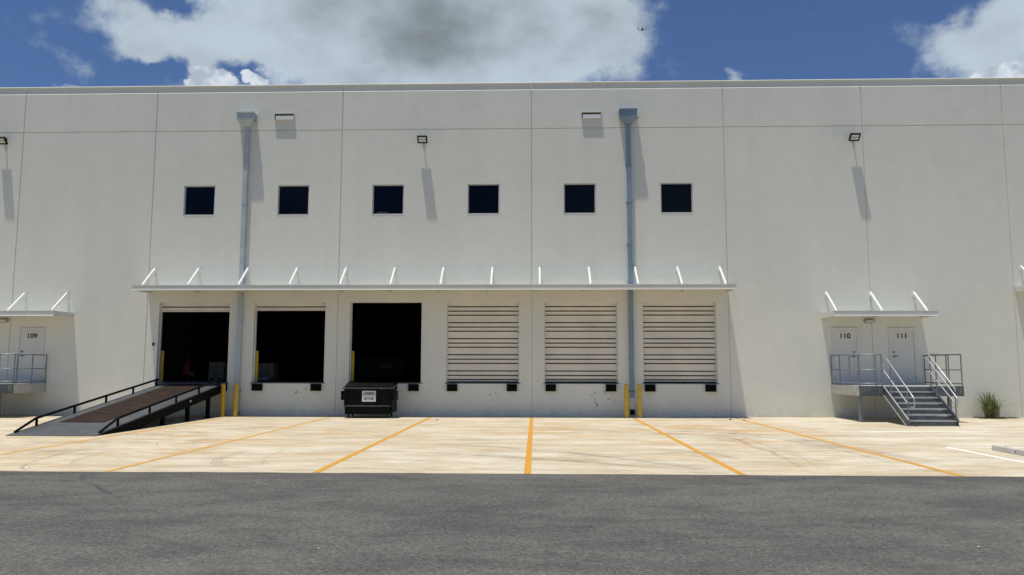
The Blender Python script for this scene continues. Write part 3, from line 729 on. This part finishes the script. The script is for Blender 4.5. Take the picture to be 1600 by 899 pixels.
# ------------------------------------------------------------------ loading ramp
RX0, RX1, RL, RH = -10.15, -7.75, 8.6, 1.22
ramp = empty('loading_ramp', (-8.95, -4.3, 0)); tag(ramp, 'long black steel portable loading ramp leading up to the leftmost open dock door', 'ramp')
def rz(y): return .012+(RH-.005)*(y+RL)/RL
def rp(m_, name, mt, parent=ramp, **k):
    m_.v = [(x+8.95, y+4.3, z) for x, y, z in m_.v]; return m_.build(name, mt, parent, **k)
def slab(x0, x1, y0, y1, t0, t1):
    m_ = MB(); m_.hexa([(x0, y0, rz(y0)+t0), (x1, y0, rz(y0)+t0), (x1, y1, rz(y1)+t0), (x0, y1, rz(y1)+t0)], [(x0, y0, rz(y0)+t1), (x1, y0, rz(y0)+t1), (x1, y1, rz(y1)+t1), (x0, y1, rz(y1)+t1)]); return m_
GX0, GX1, GY0 = -9.75, -8.42, -7.02
m_ = slab(RX0, GX0, -RL+.02, -.02, -.012, 0)
for q in (slab(GX1, RX1, -RL+.02, -.02, -.012, 0), slab(GX0, GX1, -RL+.02, GY0, -.012, 0)): m_.add(q.v, q.f)
rp(m_, 'deck', 'ramp')
# open grating: bearing bars over a dark pan
m_ = MB()
nb = 40
for k in range(nb+1):
    x = GX0+.01+(GX1-GX0-.02)*k/nb; q = slab(x-.006, x+.006, GY0, -.02, -.04, -.004); m_.add(q.v, q.f)
for k in range(60):
    y = GY0+.05+k*.115; q = slab(GX0, GX1, y-.02, y+.02, -.03, -.008); m_.add(q.v, q.f)
q = slab(GX0, GX1, GY0, -.02, -.052, -.042); m_.add(q.v, q.f)
rp(m_, 'grating', 'grate')
for x0 in (RX0-.0, RX1-.06):
    m_ = MB(); ya = -RL+.55
    m_.prism([(-RL+.03, .004), (-RL+.55, .004+0*ya), (-.03, rz(-.03)-.34), (-.03, rz(-.03)-.014), (-RL+.03, rz(-RL+.03)-.013)] if False else
             [(-RL+.25, .003), (-RL+2.0, .004), (-.03, rz(-.03)-.30), (-.03, rz(-.03)-.014), (-RL+.25, rz(-RL+.25)-.014)], x0, x0+.06)
    rp(m_, 'side_beam', 'ramp_black')
m_ = MB()
for k in range(11):
    y = -RL+2.2+k*.6; m_.box(RX0+.065, RX1-.065, y-.03, y+.03, max(.01, rz(y)-.20), rz(y)-.056)
rp(m_, 'cross_member', 'ramp_black')
for sg, x in ((-1, RX0+.05), (1, RX1-.05)):
    o = rp(MB().tube([(x, -RL+.30, rz(-RL+.30)+.02), (x, -7.45, rz(-7.45)+.215), (x, -.62, rz(-.62)+.215)], .036, 10), 'curb_rail', 'ramp_black')
    for y in (-7.42, -5.68, -4.0, -2.35, -.75): rp(MB().bar((x, y, rz(y)-.02), (x, y, rz(y)+.2), .05, .05), 'post', 'ramp_black', o)
for y in (-4.75, -3.05, -1.45):
    for x in (RX0+.08, RX1-.10):
        rp(MB().box(x-.06, x+.06, y-.05, y+.05, .015, rz(y)-.06).box(x-.12, x+.12, y-.1, y+.1, .002, .014), 'leg', 'ramp_black')
rp(MB().lathe((RX1+.001, -3.1, rz(-3.1)-.12), [(.001, .03), (.035, .03), (.035, 0)], 10, 'x'), 'jack_pin', 'galv')
rp(MB().hexa([(RX0+.15, -.35, rz(-.35)+.004), (RX1-.15, -.35, rz(-.35)+.004), (RX1-.15, .22, SILL+.010), (RX0+.15, .22, SILL+.010)], [(RX0+.15, -.35, rz(-.35)+.016), (RX1-.15, -.35, rz(-.35)+.016), (RX1-.15, .22, SILL+.024), (RX0+.15, .22, SILL+.024)]), 'lip_plate', 'ramp')

# ------------------------------------------------------------------ bollards
def bollard():
    o = empty('bollard'); r = .082
    prof = [(r, 0), (r, 1.17)]+[(r*math.cos(a), 1.17+.035*math.sin(a)) for a in (.4, .8, 1.2, 1.5)]+[(.001, 1.206)]
    MB().lathe((0, 0, 0), prof, 20).build('pipe', 'yellow', o)
    MB().lathe((0, 0, 0), [(r+.03, .0), (r+.028, .008), (r+.001, .012)], 20).build('base_collar', 'galv_dark', o)
    return o
bsp = [(-7.68, -.58, 0, 'yellow bollard between the ramp and the grey-blue downspout'), (-7.19, -.58, 0, 'yellow bollard just right of the grey-blue downspout'),
       (7.08, -.55, 0, 'yellow bollard left of the blue downspout'), (7.55, -.55, 0, 'yellow bollard right of the blue downspout'),
       (-10.52, .42, SILL, 'yellow bollard inside the open dock door at the ramp top'), (-6.86, .42, SILL, 'yellow bollard inside the second open dock door from the left'),
       (-3.17, .42, SILL, 'yellow bollard inside the open dock door behind the dumpster')]
p0 = bollard()
for i, (x, y, z, l) in enumerate(bsp):
    o = p0 if i == 0 else copy_tree(p0)
    o.location = (x, y, z); tag(o, l, 'bollard', 'yellow bollards')

# ------------------------------------------------------------------ dumpster
dm = empty('dumpster', (-2.17, -.82, 0)); tag(dm, 'dark green wheeled dumpster with a white sign below the third dock door', 'dumpster')
W2, Y0, Y1 = .86, -.46, .55          # half width, front, back (local)
# body: sloping lower front, ribbed
m_ = MB(); 
m_.prism([(Y0, .42), (Y0, 1.06), (Y1, 1.24), (Y1, .20), (Y0+.16, .20), (Y0+.10, .42)], -W2, W2)
body = m_.build('body', 'dump', dm, bevel=.012)
m_ = MB().box(-W2-.035, W2+.035, Y0-.045, Y0+.02, 1.035, 1.085)     # front rim
for x in (-W2-.035, W2+.002): m_.hexa([(x, Y0+.021, 1.02), (x+.033, Y0+.021, 1.02), (x+.033, Y1, 1.20), (x, Y1, 1.20)], [(x, Y0+.021, 1.075), (x+.033, Y0+.021, 1.075), (x+.033, Y1, 1.255), (x, Y1, 1.255)])
m_.build('rim', 'dump_edge', body, bevel=.006)
MB().box(-W2+.04, W2-.04, Y0+.02, Y0+.06, .14, .412).build('skirt', 'dump', body)
m_ = MB().box(-W2+.05, W2-.05, Y0-.04, Y0-.001, .415, .455)
m_.build('lower_ledge', 'dump_edge', body, bevel=.004)
m_ = MB()
for x in (-W2+.02, W2-.09): m_.box(x, x+.07, Y0-.022, Y0-.001, .456, 1.034)
m_.build('stiffener', 'dump', body, bevel=.003)
for sg in (-1, 1):
    xa, xb = sorted((sg*(W2+.002), sg*(W2+.115)))
    m_ = MB().box(xa, xb, Y0+.02, Y0+.60, .93, .955).box(xa, xb, Y0+.02, Y0+.60, .64, .665)
    xo = sg*(W2+.10); m_.box(min(xo, xo+sg*.015), max(xo, xo+sg*.015), Y0+.02, Y0+.60, .666, .929)
    m_.box(xa, xb, Y0+.02, Y0+.035, .72, .86) if sg < 0 else m_.tube([(sg*(W2+.03), Y0-.01, .90), (sg*(W2+.10), Y0-.03, .80), (sg*(W2+.04), Y0-.01, .70)], .014, 6)
    m_.build('fork_pocket', 'dump', dm, bevel=.003)
for sg in (-1, 1):
    x0, x1 = sorted((sg*.012, sg*(W2-.01)))
    m_ = MB(); n = 6
    for k in range(n):       # lid halves, slightly crowned
        ya, yb = Y0-.02+(Y1-Y0+.03)*k/n, Y0-.02+(Y1-Y0+.03)*(k+1)/n
        za, zb = 1.095+.18*k/n+.035*math.sin(math.pi*k/n), 1.095+.18*(k+1)/n+.035*math.sin(math.pi*(k+1)/n)
        m_.hexa([(x0, ya, za), (x1, ya, za), (x1, yb, zb), (x0, yb, zb)], [(x0, ya, za+.025), (x1, ya, za+.025), (x1, yb, zb+.025), (x0, yb, zb+.025)])
    for k in range(4):
        xx = x0+.1+k*.2; m_.hexa([(xx, Y0, 1.12), (xx+.04, Y0, 1.12), (xx+.04, Y1, 1.30), (xx, Y1, 1.30)], [(xx, Y0, 1.145), (xx+.04, Y0, 1.145), (xx+.04, Y1, 1.325), (xx, Y1, 1.325)])
    m_.build('lid', 'dump_lid', dm)
for x in (-W2+.13, W2-.17):
    for y in (Y0+.20, Y1-.14):
        wh = MB().lathe((x-.022, y, .078), [(.001, 0), (.05, .0), (.075, .006), (.077, .022), (.075, .038), (.05, .044), (.001, .044)], 18, 'x').build('caster_wheel', 'rubber', dm)
        MB().box(x-.034, x-.028, y-.03, y+.03, .05, .16).box(x+.028, x+.034, y-.03, y+.03, .05, .16).box(x-.04, x+.04, y-.05, y+.05, .161, .198).build('caster_fork', 'galv', wh)
sg_ = MB().box(-.245, .245, Y0-.008, Y0-.001, .585, .965).build('sign_plate', 'sticker', dm)
sg_.location = (.035, 0, 0)
text('sign_writing', 'LAWSON', .135, 'ink', sg_, (0, Y0-.0095, .865), bold=.006, thick=.001, sx=.70)
text('sign_writing', '305-883-7500', .085, 'ink', sg_, (0, Y0-.0095, .685), bold=.004, thick=.001, sx=.72)
MB().box(-.19, .19, Y0-.0095, Y0-.0085, .775, .783).build('sign_rule', 'ink', sg_)

# ------------------------------------------------------------------ wheel stop
ws = empty('wheel_stop', (13.95, -12.0, 0)); tag(ws, 'pale concrete wheel stop lying beside the white bay line at the right edge', 'wheel stop')
m_ = MB(); poly = [(-.075, .002), (.075, .002), (.060, .10), (.045, .118), (-.045, .118), (-.060, .10)]
m_.add([(x, -.95, z) for x, z in poly]+[(x, .95, z) for x, z in poly], [tuple(range(6)), tuple(range(11, 5, -1))]+[(i, (i+1) % 6, (i+1) % 6+6, i+6) for i in range(6)])
m_.build('concrete_bar', 'stop', ws, bevel=.008)
for y in (-.55, .55):
    MB().lathe((0, y, .118), [(.001, .006), (.018, .005), (.02, 0)], 10).build('anchor_pin', 'stop_hole', ws)
MB().lathe((-.071, .10, .062), [(.001, -.006), (.014, -.006), (.016, 0)], 8, 'x').build('rubber_mark', 'stop_hole', ws)

# ------------------------------------------------------------------ plant
pl = empty('strap_leaf_plant', (20.12, -.34, 0)); tag(pl, 'clump of long arching green strap leaves growing against the wall foot', 'plant')
def blade(m_, rad, h, a, w_, lean, off):
    d_ = Vector((math.cos(a), math.sin(a), 0)); sd = Vector((-d_.y, d_.x, 0)); n = 7; vs_ = []
    tw = random.uniform(-.6, .6)
    for k in range(n+1):
        t_ = k/n
        p = off+d_*(rad*(t_**1.6))+Vector((0, 0, h*(math.sin(t_*math.pi*.5*lean)/math.sin(math.pi*.5*max(1, lean)) if lean <= 1 else math.sin(t_*math.pi*.5*lean))))
        ww = w_*(1-t_**2.2)*(.55+.45*min(1, t_*4))+.001
        q = sd*math.cos(tw*t_)+Vector((0, 0, 1))*math.sin(tw*t_)
        vs_ += [p-q*ww/2, p+d_*ww*.18, p+q*ww/2]
    m_.add(vs_, [(3*k+i, 3*k+i+1, 3*k+i+4, 3*k+i+3) for k in range(n) for i in (0, 1)])
for clump in range(7):
    m_ = MB()
    ca = random.uniform(0, 6.28); co = Vector((math.cos(ca), math.sin(ca)*.45, 0))*(.15 if clump else 0)
    for k in range(30):
        a = random.choice((0, math.pi))+random.gauss(0, .8); lean = random.choice((.7, .85, 1.0, 1.25, 1.4))
        h = random.uniform(.45, .98)*(1 if lean < 1.3 else .8); rad = random.uniform(.10, .88)*(1.15 if lean > 1.1 else .9)
        off = co+Vector((random.uniform(-.1, .1), random.uniform(-.06, .06), 0))
        if math.sin(a) > 0: rad *= .45
        blade(m_, rad, h, a, random.uniform(.018, .034), lean, off)
    m_.build('leaf_clump', 'leaf', pl, norm=False)
m_ = MB()
for k in range(190):
    x = random.gauss(20.35, .42); y = -abs(random.gauss(0, .22))-.05; a = random.uniform(0, 6.28); L = random.uniform(.03, .11)
    if x > 21.2 or x < 19.6: continue
    d_ = Vector((math.cos(a), math.sin(a), 0))*L; e_ = Vector((-math.sin(a), math.cos(a), 0))*L*.3; p = Vector((x, y, .006+random.uniform(0, .03))); hz = Vector((0, 0, random.uniform(.005, .035)))
    m_.add([p-d_, p+e_+hz, p+d_, p-e_], [(0, 1, 2), (0, 2, 3)])
tag(m_.build('leaf_litter', 'litter', norm=False), 'dry brown leaf litter scattered below the strap-leaf plant', 'leaf litter', kind='stuff')

# small stones and scraps on the pavement
def scrap(name, x, y, s_, m, l, cat):
    m_ = MB(); n = 7; a0 = random.uniform(0, 6)
    top = [(x+s_*.7*math.cos(a0+k*.9)*random.uniform(.6, 1), y+s_*.7*math.sin(a0+k*.9)*random.uniform(.6, 1), s_*random.uniform(.35, .6)+.002) for k in range(n)]
    bot = [(x+s_*math.cos(a0+k*.9)*random.uniform(.8, 1), y+s_*math.sin(a0+k*.9)*random.uniform(.8, 1), .002) for k in range(n)]
    m_.add(bot+top, [(k, (k+1) % n, (k+1) % n+n, k+n) for k in range(n)]+[tuple(range(n, 2*n))])
    return tag(m_.build(name, m), l, cat)
scrap('dark_stone', 10.55, -1.5, .06, 'stop_hole', 'small dark stone on the pavement right of the last dock door', 'stone')
scrap('dark_stone', 10.95, -1.75, .05, 'handle', 'smaller dark stone at the edge of the wall shade', 'stone')
scrap('pebble', .42, -2.15, .05, 'stop_hole', 'dark pebble on the pavement beside the yellow stripe below the fourth dock door', 'stone')
for (x, y, s_, l) in ((8.3, -20.4, .013, 'white pebble on the asphalt right of centre, farther one'), (6.6, -21.6, .012, 'white pebble on the asphalt just right of centre, nearer one'), (1.6, -20.7, .012, 'white pebble on the asphalt left of centre'), (2.2, -23.2, .009, 'tiny white pebble nearest the bottom edge'), (12.0, -18.4, .014, 'white pebble on the asphalt toward the right edge')):
    o = scrap('pebble', x, y, s_, 'lens', l, 'stone'); o['group'] = 'white pebbles on the asphalt'

# ------------------------------------------------------------------ things inside the open docks
def carton_stack(x, y, cols, rows, w_, h_, l, m='carton'):
    # pallet, then cartons, each its own thing
    pr = empty('pallet', (x, y, SILL)); tag(pr, 'low wooden pallet '+l, 'pallet')
    mm = MB()
    for k in range(5): mm.box(-cols*w_/2, cols*w_/2, -.35+k*.15, -.25+k*.15, .10, .12)
    mm.build('deck_board', 'carton', pr)
    mm = MB()
    for k in (-1, 0, 1): mm.box(k*(cols*w_/2-.05)-.04, k*(cols*w_/2-.05)+.04, -.35, .35, .003, .098)
    mm.build('bearer', 'carton', pr)
    names = ('bottom', 'second', 'third', 'fourth', 'fifth'); sid = ('left', 'middle', 'right')
    for r_ in range(rows):
        for k in range(cols):
            xx = -cols*w_/2+k*w_; g_ = .012; jx = random.uniform(-.02, .02)
            o = MB().box(g_, w_-g_, -.33+jx, .30+jx, .002, h_-.004).box(w_*.46, w_*.54, -.332+jx, .302+jx, h_-.004, h_-.002).build('carton', m, bevel=.004, loc=(x+xx, y, SILL+.122+r_*h_))
            tag(o, '%s carton of the %s column in the stack %s' % (names[r_], sid[k] if cols > 2 else ('left', 'right')[k], l), 'carton', 'cartons stacked inside the docks')
carton_stack(-9.75, 4.0, 2, 3, .34, .22, 'in the ramp dock')
carton_stack(-7.75, 4.2, 3, 3, .27, .21, 'in the second dock')
# pale wrapped bale in front
m_ = MB(); n = 10
for k in range(4):
    m_.tube([(-.42, -.22+k*.14, .09), (.42, -.22+k*.14, .09)], .085, 10)
tag(m_.build('wrapped_bale', 'carton2', loc=(-7.62, 3.1, SILL), bevel=0), 'pale plastic-wrapped bale lying low before the cartons in the second dock', 'bale')
# bucket
bk = MB().lathe((0, 0, 0), [(.001, .002), (.12, .002), (.15, .34), (.158, .35), (.14, .35), (.11, .02), (.001, .02)], 18).build('bucket', 'bucket', loc=(-10.62, 3.2, SILL)); tag(bk, 'grey bucket standing in the dark behind the ramp', 'bucket')
# hand truck, orange
ht = empty('hand_truck', (-11.0+.15, 3.0, SILL)); tag(ht, 'dim orange-red hand truck leaning inside the leftmost dock door', 'hand truck')
m_ = MB()
for x in (-.17, .17): m_.tube([(x+.12, 0, .12), (x-.10, .25, 1.0)], .025, 8)
m_.tube([(-.27, .25, 1.0), (-.24, .26, 1.08), (.04, .26, 1.08), (.07, .25, 1.0)], .025, 8)
m_.build('frame', 'orange', ht)
m_ = MB(); m_.hexa([(-.10, .02, .25), (.27, .02, .25), (.13, .19, .8), (-.24, .19, .8)], [(-.10, .04, .25), (.27, .04, .25), (.13, .21, .8), (-.24, .21, .8)])
m_.build('back_plate', 'orange', ht)
MB().box(-.08, .32, -.22, .02, .02, .03).build('toe_plate', 'orange', ht)
for x in (-.12, .32): MB().lathe((x, .06, .125), [(.02, -.025), (.10, -.03), (.12, 0), (.10, .03), (.02, .025)], 16, 'x').build('wheel', 'rubber', ht)
# dark green bin with pale number in the third dock
gb = empty('green_bin', (-3.15, 6.2, SILL)); tag(gb, 'dark green container with a faint pale number inside the third dock', 'bin')
m_ = MB().hexa([(-.95, -.5, .15), (.95, -.5, .15), (.95, .5, .15), (-.95, .5, .15)], [(-1.1, -.6, .95), (1.1, -.6, .95), (1.1, .6, .95), (-1.1, .6, .95)]); b2 = m_.build('body', 'green', gb, bevel=.01)
MB().box(-1.14, 1.14, -.64, .64, .951, 1.0).build('rim', 'green', gb, bevel=.01)
for x in (-.7, .7):
    for y in (-.35, .35): MB().lathe((x-.03, y, .075), [(.02, 0), (.072, .005), (.074, .05), (.02, .055)], 14, 'x').build('wheel', 'rubber', gb)
text('bin_number', '1020', .26, 'palemark', b2, (.25, -.600, .60), bold=.004, thick=.012)

# ------------------------------------------------------------------ aircraft
d_ = (rt2*((1004-800)/F)+up2*(-(46-449.5)/F)+fw).normalized()
pos = Vector((CX, -CD, CH))+d_*2900
ap = empty('airplane', pos); tag(ap, 'tiny white airliner crossing the sky at the right edge of the big cloud', 'airplane')
m_ = MB().lathe((0, 0, 0), [(.01, -17), (.9, -15), (1.6, -10), (1.9, -5), (1.9, 9), (1.6, 13), (.8, 16), (.01, 17)], 16, 'x').build('fuselage', 'plane', ap)
def plate(pts_, th, nm, mt):
    return MB().add([Vector(p) for p in pts_]+[Vector(p)-Vector((0, 0, th)) for p in pts_], [tuple(range(4)), (7, 6, 5, 4)]+[(i, i+4, (i+1) % 4+4, (i+1) % 4) for i in range(4)]).build(nm, mt, ap)
plate([(4, -1.5, -.6), (-2, -1.5, -.6), (-6.5, -16, .8), (-4.8, -16, .8)], .5, 'wing', 'plane_dk')
plate([(4, 1.5, -.6), (-2, 1.5, -.6), (-6.5, 16, .8), (-4.8, 16, .8)], .5, 'wing', 'plane_dk')
plate([(-13, -.6, .6), (-16, -.6, .6), (-17.5, -6, .9), (-16, -6, .9)], .3, 'tailplane', 'plane_dk'); plate([(-13, .6, .6), (-16, .6, .6), (-17.5, 6, .9), (-16, 6, .9)], .3, 'tailplane', 'plane_dk')
MB().hexa([(-12, -.15, 1.4), (-16.5, -.15, 1.4), (-16.5, .15, 1.4), (-12, .15, 1.4)], [(-16, -.1, 6.8), (-18, -.1, 6.8), (-18, .1, 6.8), (-16, .1, 6.8)]).build('tail_fin', 'plane_dk', ap)
for y in (-5.5, 5.5): MB().lathe((0, y, -1.9), [(.9, 3.4), (1.0, 3.0), (1.0, 0), (.5, -.8), (.01, -.9)], 12, 'x').build('engine', 'plane_dk', ap)

scene.render.engine = 'CYCLES'
scene.cycles.max_bounces = 8
scene.cycles.diffuse_bounces = 5
